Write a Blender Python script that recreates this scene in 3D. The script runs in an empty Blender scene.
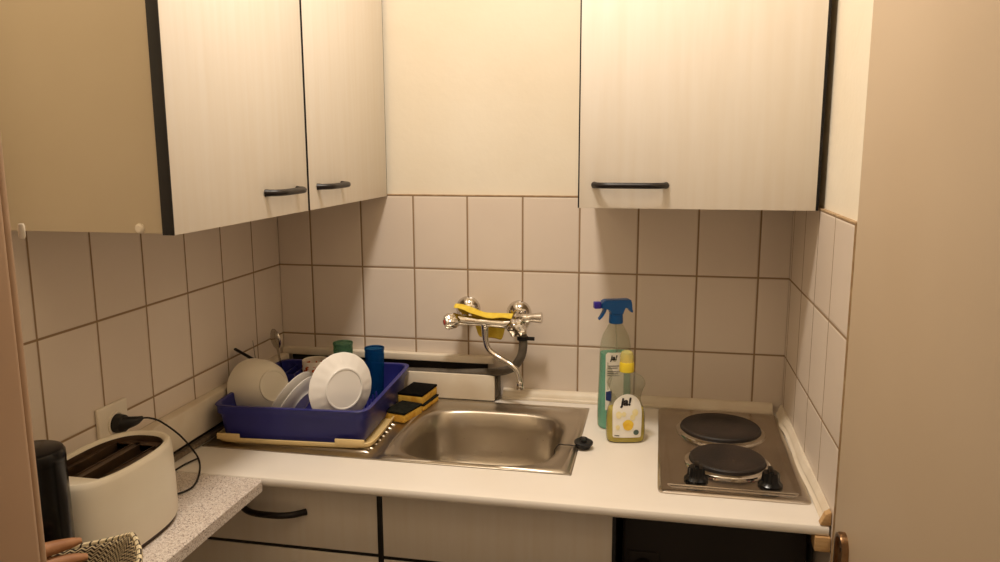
import bpy, bmesh, math, random
from mathutils import Vector, Matrix, Quaternion
random.seed(4)
C = bpy.context.scene.collection
PI = math.pi
T = 1.455            # height of the top of the tiling
W = T - 0.555        # worktop surface
WT = .019            # worktop thickness
YF = -0.634           # worktop front edge
RX = 1.39            # right wall tile face

# ------------------------------------------------------------------ materials
def lin(c):
    return tuple(((x/255)/12.92 if x/255 <= .04045 else ((x/255+.055)/1.055)**2.4) for x in c) + (1,)

def mat(name, col, rough=.5, metal=0, trans=0, ior=1.45, spec=.5, coat=0, alpha=1, aniso=0):
    m = bpy.data.materials.new(name); m.use_nodes = True
    b = m.node_tree.nodes['Principled BSDF']
    b.inputs['Base Color'].default_value = lin(col)
    b.inputs['Roughness'].default_value = rough
    b.inputs['Metallic'].default_value = metal
    b.inputs['Transmission Weight'].default_value = trans
    b.inputs['IOR'].default_value = ior
    b.inputs['Specular IOR Level'].default_value = spec
    b.inputs['Coat Weight'].default_value = coat
    b.inputs['Alpha'].default_value = alpha
    return m

def nd(m, t, **k):
    n = m.node_tree.nodes.new(t)
    for a, v in k.items(): setattr(n, a, v)
    return n
def ln(m, a, b): m.node_tree.links.new(a, b)
def P(m): return m.node_tree.nodes['Principled BSDF']

def math_(m, op, a, b=None, c=None):
    n = nd(m, 'ShaderNodeMath', operation=op)
    for i, v in enumerate((a, b, c)):
        if v is None: continue
        if isinstance(v, (int, float)): n.inputs[i].default_value = v
        else: ln(m, v, n.inputs[i])
    return n.outputs[0]

def coords(m, scale=(1, 1, 1)):
    tc = nd(m, 'ShaderNodeTexCoord'); mp = nd(m, 'ShaderNodeMapping')
    mp.inputs['Scale'].default_value = scale
    ln(m, tc.outputs['Object'], mp.inputs['Vector'])
    return mp.outputs['Vector']

def mottle(m, col2, scale=6, detail=4, lo=.4, hi=.7, stretch=(1, 1, 1), bump=0, bscale=None, bdist=.002):
    """soft procedural variation between the base colour and col2 (+ optional bump)"""
    v = coords(m, stretch)
    n = nd(m, 'ShaderNodeTexNoise'); n.inputs['Scale'].default_value = scale; n.inputs['Detail'].default_value = detail
    ln(m, v, n.inputs['Vector'])
    r = nd(m, 'ShaderNodeValToRGB')
    r.color_ramp.elements[0].position = lo; r.color_ramp.elements[1].position = hi
    r.color_ramp.elements[0].color = P(m).inputs['Base Color'].default_value
    r.color_ramp.elements[1].color = lin(col2)
    ln(m, n.outputs['Fac'], r.inputs['Fac']); ln(m, r.outputs['Color'], P(m).inputs['Base Color'])
    if bump:
        n2 = nd(m, 'ShaderNodeTexNoise'); n2.inputs['Scale'].default_value = bscale or scale*4
        ln(m, v, n2.inputs['Vector'])
        bp = nd(m, 'ShaderNodeBump'); bp.inputs['Strength'].default_value = bump; bp.inputs['Distance'].default_value = bdist
        ln(m, n2.outputs['Fac'], bp.inputs['Height']); ln(m, bp.outputs['Normal'], P(m).inputs['Normal'])
    return m

def tile_mat(name, axis, off, pitch, grout=(150, 124, 94), gw=.0038):
    m = mat(name, (226, 212, 198), .28, spec=.45)
    v = coords(m); s = nd(m, 'ShaderNodeSeparateXYZ'); ln(m, v, s.inputs[0])
    def line(src, o, p, w):
        a = math_(m, 'SUBTRACT', src, o); a = math_(m, 'DIVIDE', a, p)
        a = math_(m, 'SUBTRACT', a, math_(m, 'ROUND', a)); a = math_(m, 'ABSOLUTE', a)
        return math_(m, 'MULTIPLY', a, p)          # distance to nearest joint
    du = line(s.outputs[axis], off, pitch, gw)
    dv = line(s.outputs['Z'], T, .2007, gw)
    d = math_(m, 'MINIMUM', du, dv)
    mr = nd(m, 'ShaderNodeMapRange'); mr.inputs['From Min'].default_value = gw*.45; mr.inputs['From Max'].default_value = gw*.75
    ln(m, d, mr.inputs['Value'])                    # 0 in joint, 1 on tile
    # a slightly different tone for every tile
    cu = math_(m, 'FLOOR', math_(m, 'DIVIDE', math_(m, 'SUBTRACT', s.outputs[axis], off), pitch))
    cv = math_(m, 'FLOOR', math_(m, 'DIVIDE', math_(m, 'SUBTRACT', s.outputs['Z'], T), .2007))
    cx = nd(m, 'ShaderNodeCombineXYZ'); ln(m, cu, cx.inputs[0]); ln(m, cv, cx.inputs[1])
    wn = nd(m, 'ShaderNodeTexWhiteNoise'); ln(m, cx.outputs[0], wn.inputs['Vector'])
    no = nd(m, 'ShaderNodeTexNoise'); no.inputs['Scale'].default_value = 9; no.inputs['Detail'].default_value = 3
    ln(m, v, no.inputs['Vector'])
    tone = math_(m, 'ADD', math_(m, 'MULTIPLY', wn.outputs['Value'], .45), math_(m, 'MULTIPLY', no.outputs['Fac'], .55))
    r = nd(m, 'ShaderNodeMix', data_type='RGBA'); ln(m, tone, r.inputs['Factor'])
    r.inputs[6].default_value = lin((221, 206, 190)); r.inputs[7].default_value = lin((232, 219, 205))
    g = nd(m, 'ShaderNodeMix', data_type='RGBA'); ln(m, mr.outputs[0], g.inputs['Factor'])
    g.inputs[6].default_value = lin(grout); ln(m, r.outputs[2], g.inputs[7])
    ln(m, g.outputs[2], P(m).inputs['Base Color'])
    rr = nd(m, 'ShaderNodeMapRange'); ln(m, mr.outputs[0], rr.inputs['Value'])
    rr.inputs['To Min'].default_value = .9; rr.inputs['To Max'].default_value = .3
    ln(m, rr.outputs[0], P(m).inputs['Roughness'])
    mb = nd(m, 'ShaderNodeMapRange'); mb.inputs['From Min'].default_value = gw*.4; mb.inputs['From Max'].default_value = gw*1.5
    mb.interpolation_type = 'SMOOTHSTEP'
    ln(m, d, mb.inputs['Value'])
    hn = nd(m, 'ShaderNodeTexNoise'); hn.inputs['Scale'].default_value = 14; ln(m, v, hn.inputs['Vector'])
    h = math_(m, 'ADD', mb.outputs[0], math_(m, 'MULTIPLY', hn.outputs['Fac'], .45))
    bp = nd(m, 'ShaderNodeBump'); bp.inputs['Distance'].default_value = .0012; bp.inputs['Strength'].default_value = .7
    ln(m, h, bp.inputs['Height']); ln(m, bp.outputs['Normal'], P(m).inputs['Normal'])
    return m

M = {}
M['tile_back'] = tile_mat('tiles_back', 'X', .0991, .152)
M['tile_left'] = tile_mat('tiles_left', 'Y', -.1507, .152)
M['tile_right'] = tile_mat('tiles_right', 'Y', -.0285, .1535)
M['paint'] = mottle(mat('wall_paint', (235, 226, 208), .85, spec=.2), (228, 216, 194), 3, 5, .35, .75, bump=.25, bscale=60)
M['ceil'] = mottle(mat('ceiling_paint', (238, 232, 220), .9, spec=.1), (232, 225, 212), 3)
M['floor'] = mottle(mat('vinyl_floor', (92, 70, 50), .5), (74, 56, 40), 12, 6)
M['doorlam'] = mottle(mat('white_ash_laminate', (233, 225, 213), .42, spec=.4), (229, 219, 204), 9, 7, .35, .7, (6, 6, .35), bump=.18, bscale=26, bdist=.0008)
M['carcass'] = mottle(mat('cream_carcass', (204, 189, 163), .5, spec=.35), (197, 181, 153), 3, 5, .35, .75)
M['black'] = mottle(mat('black_edging', (14, 11, 10), .4), (22, 18, 16), 20)
M['handle'] = mottle(mat('black_plastic_handle', (20, 14, 13), .38), (32, 23, 20), 60)
M['worktop'] = mottle(mat('white_worktop', (235, 228, 218), .38, spec=.4), (231, 222, 209), 4, 4, .35, .75)
M['white'] = mottle(mat('white_plastic', (235, 226, 210), .4), (228, 216, 196), 8)
M['trimw'] = mottle(mat('white_trim', (232, 220, 200), .5), (222, 206, 182), 12)
M['metaltrim'] = mottle(mat('grey_trim', (150, 135, 115), .4, metal=.4), (110, 96, 80), 25, stretch=(1, 6, 1))
M['wood'] = mottle(mat('raw_wood', (208, 172, 122), .7), (180, 138, 88), 30, 5, .3, .7, (1, 1, 6), bump=.3)
M['frame'] = mottle(mat('door_frame_paint', (172, 142, 114), .45), (166, 135, 107), 4)
M['leaf'] = mottle(mat('door_leaf_paint', (186, 166, 140), .55, spec=.3), (181, 160, 133), 2, 3)
M['bronze'] = mottle(mat('bronze', (170, 135, 96), .28, metal=.9), (120, 90, 62), 30)
M['darkm'] = mottle(mat('dark_recess', (30, 24, 20), .6), (20, 15, 12), 20)  # also carries the painted shade in the boxing and under the upstand
M['blackpl'] = mottle(mat('glossy_black_plastic', (9, 8, 8), .22, spec=.35), (14, 12, 12), 30)
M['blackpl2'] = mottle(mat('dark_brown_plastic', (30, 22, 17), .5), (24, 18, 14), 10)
M['rubber'] = mottle(mat('black_rubber', (16, 14, 14), .5), (28, 24, 22), 60)
M['chrome'] = mottle(mat('chrome', (225, 220, 212), .1, metal=1), (205, 198, 188), 20, 3)
M['hose'] = mottle(mat('grey_hose', (98, 89, 77), .5), (80, 72, 62), 40, bump=.3)
M['red'] = mottle(mat('red_mark', (190, 50, 30), .35), (170, 40, 25), 30)
M['mark'] = mottle(mat('brown_mark', (110, 50, 35), .5), (90, 40, 30), 60)
M['navy'] = mottle(mat('navy_plastic', (44, 46, 124), .36, spec=.45), (36, 38, 110), 6)
M['cream'] = mottle(mat('cream_plastic', (232, 206, 150), .4), (224, 194, 134), 8)
M['china'] = mottle(mat('white_china', (242, 238, 232), .18, coat=.3), (238, 232, 224), 5)
M['creamch'] = mottle(mat('cream_bowl_plastic', (243, 236, 220), .33), (238, 229, 210), 5)
M['toaster'] = mottle(mat('cream_toaster_plastic', (233, 224, 204), .33), (227, 216, 194), 4)
M['toastin'] = mottle(mat('toaster_metal', (96, 76, 58), .35, metal=.6), (74, 56, 42), 20)
M['sponge'] = mottle(mat('yellow_sponge', (228, 186, 84), .95, spec=.1), (200, 146, 56), 55, 4, .35, .7, bump=.8, bscale=320)
M['scour'] = mottle(mat('dark_green_scourer', (26, 26, 22), .95, spec=.1), (42, 42, 34), 120, 3, .4, .7, bump=1, bscale=400)
M['scourb'] = mottle(mat('black_scourer', (10, 8, 7), .95, spec=.1), (20, 16, 13), 120, 3, .4, .7, bump=1, bscale=400)
M['cloth'] = mottle(mat('yellow_cloth', (236, 208, 84), .9, spec=.15), (222, 186, 62), 50, 4, .35, .7, bump=.5, bscale=260)
M['bread'] = mottle(mat('brown_crust', (168, 120, 82), .6), (130, 86, 54), 25, 5, .35, .7, bump=.3)
M['cork'] = M['wood']
M['label'] = mottle(mat('white_label', (240, 236, 226), .4), (234, 229, 216), 30)
M['ink'] = mottle(mat('black_ink', (18, 15, 14), .5), (24, 20, 19), 50)
M['lemon'] = mottle(mat('lemon_print', (240, 205, 70), .45), (232, 184, 48), 90, 3)
M['paleprint'] = mottle(mat('pale_lemon_print', (240, 228, 178), .45), (234, 218, 150), 90, 3)
M['bluepr'] = mottle(mat('blue_print', (40, 60, 120), .45), (30, 45, 100), 90)
M['capy'] = mottle(mat('yellow_cap', (240, 215, 60), .3), (230, 200, 50), 10)
M['trigger'] = mottle(mat('blue_trigger', (10, 92, 168), .3), (8, 80, 150), 10)
M['violet'] = mottle(mat('violet_nozzle', (60, 45, 160), .3), (50, 36, 140), 10)
M['counter2'] = mat('speckled_counter', (214, 203, 192), .4)

def clear(name, col, rough=.05, amount=.75, dens=None):
    """thin walled clear plastic or glass: mostly passes light, tinted, with a sharp reflection"""
    m = bpy.data.materials.new(name); m.use_nodes = True
    nt = m.node_tree; b = nt.nodes['Principled BSDF']; o = nt.nodes['Material Output']
    b.inputs['Base Color'].default_value = lin(col); b.inputs['Roughness'].default_value = rough
    t = nd(m, 'ShaderNodeBsdfTransparent'); t.inputs[0].default_value = lin(dens or col)
    n = nd(m, 'ShaderNodeTexNoise'); n.inputs['Scale'].default_value = 12
    ln(m, coords(m), n.inputs['Vector'])
    f = nd(m, 'ShaderNodeMapRange'); f.inputs['To Min'].default_value = amount-.04; f.inputs['To Max'].default_value = amount+.04
    ln(m, n.outputs['Fac'], f.inputs['Value'])
    x = nd(m, 'ShaderNodeMixShader'); ln(m, f.outputs[0], x.inputs[0]); ln(m, b.outputs[0], x.inputs[1]); ln(m, t.outputs[0], x.inputs[2])
    ln(m, x.outputs[0], o.inputs['Surface'])
    return m
M['pet'] = clear('clear_plastic', (225, 225, 212), .12, .80, (238, 238, 230))
M['pet2'] = clear('clear_soap_plastic', (200, 198, 185), .1, .84, (230, 229, 220))
M['teal'] = clear('turquoise_liquid', (80, 215, 190), .15, .30, (110, 225, 195))
M['soap'] = clear('yellow_green_liquid', (240, 218, 40), .12, .15, (240, 222, 70))
M['capc'] = clear('clear_cap', (235, 225, 150), .1, .55, (240, 234, 180))
M['blueglass'] = clear('blue_glass', (16, 84, 140), .04, .66, (140, 190, 225))
M['greenglass'] = clear('green_glass', (100, 140, 112), .04, .64, (200, 222, 203))

# steel: brushed
def steel(name, col, rough, sc, bump=.08):
    m = mat(name, col, rough, metal=1)
    v = coords(m, sc); n = nd(m, 'ShaderNodeTexNoise'); n.inputs['Scale'].default_value = 40; n.inputs['Detail'].default_value = 5
    ln(m, v, n.inputs['Vector'])
    r = nd(m, 'ShaderNodeMapRange'); r.inputs['To Min'].default_value = rough-.07; r.inputs['To Max'].default_value = rough+.1
    ln(m, n.outputs['Fac'], r.inputs['Value']); ln(m, r.outputs[0], P(m).inputs['Roughness'])
    c = nd(m, 'ShaderNodeTexNoise'); c.inputs['Scale'].default_value = 5; c.inputs['Detail'].default_value = 6
    ln(m, coords(m), c.inputs['Vector'])
    rp = nd(m, 'ShaderNodeValToRGB'); rp.color_ramp.elements[0].position = .35; rp.color_ramp.elements[1].position = .7
    rp.color_ramp.elements[0].color = lin(col); rp.color_ramp.elements[1].color = lin(tuple(int(x*.88) for x in col))
    ln(m, c.outputs['Fac'], rp.inputs['Fac']); ln(m, rp.outputs[0], P(m).inputs['Base Color'])
    b = nd(m, 'ShaderNodeBump'); b.inputs['Strength'].default_value = bump; b.inputs['Distance'].default_value = .0006
    ln(m, n.outputs['Fac'], b.inputs['Height']); ln(m, b.outputs['Normal'], P(m).inputs['Normal'])
    return m
M['steel'] = steel('brushed_steel', (196, 186, 170), .3, (1, 8, 8))
M['hobsteel'] = steel('hob_steel', (200, 190, 178), .22, (.3, .3, .3), .03)
M['cutlery'] = steel('cutlery_steel', (200, 195, 185), .18, (1, 1, 1), .02)
M['plate_iron'] = mottle(mat('cast_iron', (38, 32, 28), .55, spec=.4), (58, 46, 38), 14, 6, .4, .7, bump=.4, bscale=200)

def speckle():
    m = M['counter2']; v = coords(m)
    base = P(m).inputs['Base Color'].default_value
    prev = None
    for sc, thr, col in ((620, .30, (165, 140, 125)), (430, .10, (96, 72, 62)), (700, .26, (236, 228, 220))):
        vo = nd(m, 'ShaderNodeTexVoronoi'); vo.inputs['Scale'].default_value = sc; ln(m, v, vo.inputs['Vector'])
        w = nd(m, 'ShaderNodeSeparateColor'); ln(m, vo.outputs['Color'], w.inputs[0])
        k = math_(m, 'LESS_THAN', w.outputs[0], thr)
        x = nd(m, 'ShaderNodeMix', data_type='RGBA'); ln(m, math_(m, 'MULTIPLY', k, .75), x.inputs['Factor'])
        if prev is None: x.inputs[6].default_value = base
        else: ln(m, prev, x.inputs[6])
        x.inputs[7].default_value = lin(col); prev = x.outputs[2]
    ln(m, prev, P(m).inputs['Base Color'])
speckle()

def mugmat():
    m = mat('patterned_mug', (240, 232, 220), .25)
    v = coords(m); s = nd(m, 'ShaderNodeSeparateXYZ'); ln(m, v, s.inputs[0])
    vo = nd(m, 'ShaderNodeTexVoronoi'); vo.inputs['Scale'].default_value = 95; ln(m, v, vo.inputs['Vector'])
    k = math_(m, 'LESS_THAN', vo.outputs['Distance'], .46)
    band = math_(m, 'LESS_THAN', s.outputs['Z'], .088)
    x = nd(m, 'ShaderNodeMix', data_type='RGBA'); ln(m, math_(m, 'MULTIPLY', k, band), x.inputs['Factor'])
    x.inputs[6].default_value = lin((240, 230, 214)); x.inputs[7].default_value = lin((196, 88, 34))
    ln(m, x.outputs[2], P(m).inputs['Base Color'])
    return m
M['mug'] = mugmat()

def weave():
    m = mat('woven_cream_and_black', (214, 196, 158), .8)
    tc = nd(m, 'ShaderNodeTexCoord'); mp = nd(m, 'ShaderNodeMapping'); ln(m, tc.outputs['UV'], mp.inputs[0])
    s = nd(m, 'ShaderNodeSeparateXYZ'); ln(m, mp.outputs[0], s.inputs[0])
    # herringbone: zig-zag dashes
    u = s.outputs['X']; w = s.outputs['Y']
    zig = math_(m, 'PINGPONG', math_(m, 'MULTIPLY', u, 56), .5)
    a = math_(m, 'FRACT', math_(m, 'ADD', math_(m, 'MULTIPLY', w, 22), math_(m, 'MULTIPLY', zig, 2)))
    k = math_(m, 'LESS_THAN', a, .6)
    x = nd(m, 'ShaderNodeMix', data_type='RGBA'); ln(m, k, x.inputs['Factor'])
    x.inputs[6].default_value = lin((205, 186, 146)); x.inputs[7].default_value = lin((46, 32, 24))
    ln(m, x.outputs[2], P(m).inputs['Base Color'])
    bp = nd(m, 'ShaderNodeBump'); bp.inputs['Distance'].default_value = .001; ln(m, a, bp.inputs['Height']); ln(m, bp.outputs['Normal'], P(m).inputs['Normal'])
    return m
M['weave'] = weave()
def rimweave():
    m = mat('braided_rim', (222, 206, 170), .8)
    tc = nd(m, 'ShaderNodeTexCoord'); s = nd(m, 'ShaderNodeSeparateXYZ'); ln(m, tc.outputs['UV'], s.inputs[0])
    a = math_(m, 'FRACT', math_(m, 'MULTIPLY', s.outputs['X'], 64)); b = math_(m, 'FRACT', math_(m, 'ADD', math_(m, 'MULTIPLY', s.outputs['X'], 32), .5))
    k1 = math_(m, 'LESS_THAN', a, .22)
    k2 = math_(m, 'MULTIPLY', math_(m, 'LESS_THAN', math_(m, 'ABSOLUTE', math_(m, 'SUBTRACT', math_(m, 'FRACT', math_(m, 'MULTIPLY', s.outputs['Y'], 3)), .5)), .13), math_(m, 'LESS_THAN', b, .55))
    k = math_(m, 'MAXIMUM', k1, k2)
    x = nd(m, 'ShaderNodeMix', data_type='RGBA'); ln(m, k, x.inputs['Factor'])
    x.inputs[6].default_value = lin((222, 206, 170)); x.inputs[7].default_value = lin((46, 32, 24))
    ln(m, x.outputs[2], P(m).inputs['Base Color'])
    return m
M['rim'] = rimweave()

# ------------------------------------------------------------------ mesh helpers
def bm_(): return bmesh.new()

def add_box(bm, lo, hi, bev=0, seg=2):
    r = bmesh.ops.create_cube(bm, size=1)
    vs = r['verts']
    for v in vs:
        for i in range(3): v.co[i] = lo[i] if v.co[i] < 0 else hi[i]
    if bev:
        es = list({e for v in vs for e in v.link_edges})
        bmesh.ops.bevel(bm, geom=es, offset=bev, segments=seg, profile=.5, affect='EDGES', clamp_overlap=True)
    return bm

def box(lo, hi, bev=0, seg=2): return add_box(bm_(), lo, hi, bev, seg)

def frames(pts):
    n = len(pts); tg = []
    for i in range(n):
        a = pts[max(i-1, 0)]; b = pts[min(i+1, n-1)]
        tg.append((b-a).normalized())
    up = Vector((0, 0, 1)) if abs(tg[0].z) < .9 else Vector((1, 0, 0))
    nrm = (up-tg[0]*up.dot(tg[0])).normalized(); out = []
    for i in range(n):
        nrm = (nrm-tg[i]*nrm.dot(tg[i])).normalized()
        out.append((tg[i], nrm, tg[i].cross(nrm)))
    return out

def catmull(pts, k=6):
    pts = [Vector(p) for p in pts]; out = []
    for i in range(len(pts)-1):
        p0 = pts[i-1] if i else pts[0]*2-pts[1]; p1 = pts[i]; p2 = pts[i+1]
        p3 = pts[i+2] if i+2 < len(pts) else pts[-1]*2-pts[-2]
        for j in range(k):
            t = j/k
            out.append(.5*((2*p1)+(p2-p0)*t+(2*p0-5*p1+4*p2-p3)*t*t+(3*p1-p0-3*p2+p3)*t**3))
    out.append(pts[-1]); return out

def add_tube(bm, pts, r, n=12, cap=True, smooth=0, sx=1, sy=1):
    if smooth: 
        if not isinstance(r, (int, float)):
            rr = []
            for i in range(len(r)-1):
                for j in range(smooth): rr.append(r[i]+(r[i+1]-r[i])*j/smooth)
            r = rr+[r[-1]]
        pts = catmull(pts, smooth)
    pts = [Vector(p) for p in pts]; fr = frames(pts); rings = []
    for i, p in enumerate(pts):
        ri = r if isinstance(r, (int, float)) else r[i]
        rings.append([bm.verts.new(p+(fr[i][1]*math.cos(a)*sx+fr[i][2]*math.sin(a)*sy)*ri) for a in [2*PI*k/n for k in range(n)]])
    for a, b in zip(rings, rings[1:]):
        for k in range(n): bm.faces.new((a[k], a[(k+1) % n], b[(k+1) % n], b[k]))
    if cap: bm.faces.new(rings[0][::-1]); bm.faces.new(rings[-1])
    return bm
def tube(pts, r, **k): return add_tube(bm_(), pts, r, **k)

def add_lathe(bm, prof, n=48, mtx=None, sx=1, sy=1, fn=None):
    """prof: (r, z) list; poles where r == 0; closed rings stacked"""
    rings = []
    for j, (r, z) in enumerate(prof):
        if r <= 1e-6: rings.append([bm.verts.new((0, 0, z))]); continue
        ring = []
        for k in range(n):
            a = 2*PI*k/n; rr = r*(fn(a, j, r, z) if fn else 1)
            ring.append(bm.verts.new((rr*math.cos(a)*sx, rr*math.sin(a)*sy, z)))
        rings.append(ring)
    new = [v for r in rings for v in r]
    for a, b in zip(rings, rings[1:]):
        if len(a) == 1 and len(b) == 1: continue
        for k in range(n):
            if len(a) == 1: bm.faces.new((a[0], b[(k+1) % n], b[k]))
            elif len(b) == 1: bm.faces.new((a[k], a[(k+1) % n], b[0]))
            else: bm.faces.new((a[k], a[(k+1) % n], b[(k+1) % n], b[k]))
    if mtx is not None:
        for v in new: v.co = mtx @ v.co
    return bm
def lathe(prof, **k): return add_lathe(bm_(), prof, **k)

def se(a, hx, hy, n):
    c, s = math.cos(a), math.sin(a)
    return (math.copysign(abs(c)**(2/n), c)*hx, math.copysign(abs(s)**(2/n), s)*hy)

def add_loft(bm, secs, n=64, cap0=True, cap1=True):
    """secs: (cx, cy, z, hx, hy, exponent)"""
    rings = [[bm.verts.new((cx+se(2*PI*k/n, hx, hy, e)[0], cy+se(2*PI*k/n, hx, hy, e)[1], z)) for k in range(n)] for cx, cy, z, hx, hy, e in secs]
    for a, b in zip(rings, rings[1:]):
        for k in range(n): bm.faces.new((a[k], a[(k+1) % n], b[(k+1) % n], b[k]))
    if cap0: bm.faces.new(rings[0][::-1])
    if cap1: bm.faces.new(rings[-1])
    return bm
def loft(secs, **k): return add_loft(bm_(), secs, **k)

def add_prism(bm, poly, axis, a, b):
    """extrude a 2D polygon along an axis (0,1,2) from a to b; poly coordinates are the other two axes in order"""
    def v3(p, t):
        c = list(p); c.insert(axis, t); return c
    A = [bm.verts.new(v3(p, a)) for p in poly]; B = [bm.verts.new(v3(p, b)) for p in poly]
    n = len(poly)
    for k in range(n): bm.faces.new((A[k], A[(k+1) % n], B[(k+1) % n], B[k]))
    bm.faces.new(A[::-1]); bm.faces.new(B); return bm
def prism(poly, axis, a, b): return add_prism(bm_(), poly, axis, a, b)

def axis_mtx(loc, direction, spin=0):
    q = Vector(direction).normalized().to_track_quat('Z', 'Y')
    return Matrix.Translation(Vector(loc)) @ q.to_matrix().to_4x4() @ Matrix.Rotation(spin, 4, 'Z')

def obj(name, bm, m, parent=None, smooth=True, local=False, sharp=35):
    bmesh.ops.recalc_face_normals(bm, faces=bm.faces[:])
    if parent is not None and not local:
        root = parent
        inv = world_of(parent).inverted()
        for v in bm.verts: v.co = inv @ v.co
    me = bpy.data.meshes.new(name); bm.to_mesh(me); bm.free()
    if smooth:
        me.polygons.foreach_set('use_smooth', [True]*len(me.polygons))
        try: me.set_sharp_from_angle(angle=math.radians(sharp))
        except Exception: pass
    if m is not None: me.materials.append(m)
    o = bpy.data.objects.new(name, me); C.objects.link(o)
    if parent is not None: o.parent = parent
    return o

def world_of(o):
    mt = Matrix.LocRotScale(o.location, o.rotation_euler, o.scale)
    return (world_of(o.parent) @ mt) if o.parent else mt

def thing(name, label, cat, loc=(0, 0, 0), rotz=0, group=None):
    o = bpy.data.objects.new(name, None); C.objects.link(o)
    o.empty_display_size = .05
    o.location = loc; o.rotation_euler = (0, 0, rotz); o['label'] = label; o['category'] = cat
    if group: o['group'] = group
    return o
def tag(o, label, cat, group=None):
    o['label'] = label; o['category'] = cat
    if group: o['group'] = group
    return o
def recentre(o, loc):
    """put a single mesh object's origin at its base"""
    d = Vector(loc); o.data.transform(Matrix.Translation(-d)); o.location = d; return o
def struct(name, bm, m, parent=None, smooth=False):
    o = obj(name, bm, m, parent, smooth)
    if parent is None: o['kind'] = 'structure'
    return o

# ------------------------------------------------------------------ room shell
FX0, FX1 = -.8, 2.2
HC = 2.80
struct('floor', box((-.1, -3.2, -.05), (1.5, .1, 0)), M['floor'])
struct('ceiling', box((-.1, -1.67, HC), (1.5, .1, HC+.06)), M['ceil'])
wb = struct('wall_back', box((-.12, .008, 0), (1.52, .1, HC)), M['paint'])
wl = struct('wall_left', box((-.1, -1.67, 0), (-.008, .008, HC)), M['paint'])
wr = struct('wall_right', box((RX+.008, -1.67, 0), (1.5, .008, HC)), M['paint'])
b = box((-.1, -1.67, 0), (.540, -1.55, HC)); add_box(b, (.540, -1.67, 2.06), (RX+.008, -1.55, HC))
struct('wall_front', b, M['paint'])
struct('tiling', box((0, 0, W-.02), (RX, .009, T), .0008), M['tile_back'], wb)
struct('tiling', box((-.009, -1.549, W-.1), (0, 0, T), .0008), M['tile_left'], wl)
struct('tiling', box((RX, -.643, W-.35), (RX+.009, 0, T), .0012), M['tile_right'], wr)
# caulk line that runs along the top edge of the tiles
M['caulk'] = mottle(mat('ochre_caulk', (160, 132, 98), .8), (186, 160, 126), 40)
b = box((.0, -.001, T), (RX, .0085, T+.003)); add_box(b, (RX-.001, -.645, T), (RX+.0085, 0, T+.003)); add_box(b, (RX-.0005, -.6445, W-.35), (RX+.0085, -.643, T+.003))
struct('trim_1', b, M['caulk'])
# door frame in the opening towards the camera
fr = box((.540, -1.675, 0), (.5705, -1.549, 2.03), .007, 4)
add_box(fr, (.470, -1.549, 0), (.5645, -1.537, 2.1), .005, 3)
add_box(fr, (.540, -1.675, 2.03), (RX+.006, -1.549, 2.06), .004)
tf = struct('trim_2', fr, M['frame'], smooth=True)
hp = lathe([(0, 0), (.002, .0), (.0026, .002), (.0026, .010), (.002, .0118), (0, .012)], n=16, mtx=Matrix.Translation((.5695, -1.5352, T+.062)))
obj('hinge_pin', hp, M['white'], tf)

# open door leaf on the right
d0 = Vector((1.3265, -.93, 0)); d1 = Vector((1.352, -1.60, 0))
dv = (d1-d0).normalized(); L = (d1-d0).length
door = obj('door_1', bm_(), None); door['kind'] = 'structure'
dm = Matrix.Translation(d0) @ Matrix.Rotation(math.atan2(dv.y, dv.x), 4, 'Z')     # local x runs along the leaf, +y towards the wall
bmx = box((0, 0, .01), (L, .036, 2.02), .002, 2)
bmesh.ops.transform(bmx, matrix=dm, verts=bmx.verts[:])
bpy.data.objects.remove(door)
door = obj('door_1', bmx, M['leaf']); door['kind'] = 'structure'
HZ = T-.393            # top of the backplate
def doorpart(bm): bmesh.ops.transform(bm, matrix=dm, verts=bm.verts[:]); return bm
def stadium(w, h, n=12, cx=0, cz=0):
    r = w/2; out = []
    for k in range(n+1): a = PI*k/n; out.append((cx+r*math.cos(a), cz+h/2-r+r*math.sin(a)))
    for k in range(n+1): a = PI+PI*k/n; out.append((cx+r*math.cos(a), cz-h/2+r+r*math.sin(a)))
    return out
# backplate with raised rim
cx = .057; hh = .235
bp = bm_()
sA = stadium(.042, hh, cx=cx, cz=HZ-hh/2); sB = stadium(.040, hh-.002, cx=cx, cz=HZ-hh/2); sC = stadium(.030, hh-.012, cx=cx, cz=HZ-hh/2); sD = stadium(.026, hh-.016, cx=cx, cz=HZ-hh/2)
rings = [[bp.verts.new((x, y, z)) for x, z in s] for s, y in ((sA, 0), (sA, -.006), (sB, -.009), (sC, -.009), (sD, -.005))]
for a_, b_ in zip(rings, rings[1:]):
    n = len(a_)
    for k in range(n): bp.faces.new((a_[k], a_[(k+1) % n], b_[(k+1) % n], b_[k]))
bp.faces.new(rings[-1]); bp.faces.new(rings[0][::-1])
pl = obj('handle_plate', doorpart(bp), M['bronze'], door)
lv = tube([(cx, -.004, HZ-.075), (cx, -.04, HZ-.075), (cx+.012, -.052, HZ-.075), (cx+.05, -.055, HZ-.076), (cx+.115, -.05, HZ-.078)], [.010, .008, .008, .009, .007], smooth=5)
obj('door_handle', doorpart(lv), M['bronze'], door)
sc = lathe([(0, 0), (.004, 0), (.004, .0015), (0, .002)], n=16, mtx=axis_mtx((cx, -.0045, HZ-.024), (0, -1, 0)))
obj('screw', doorpart(sc), M['chrome'], door)

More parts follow.
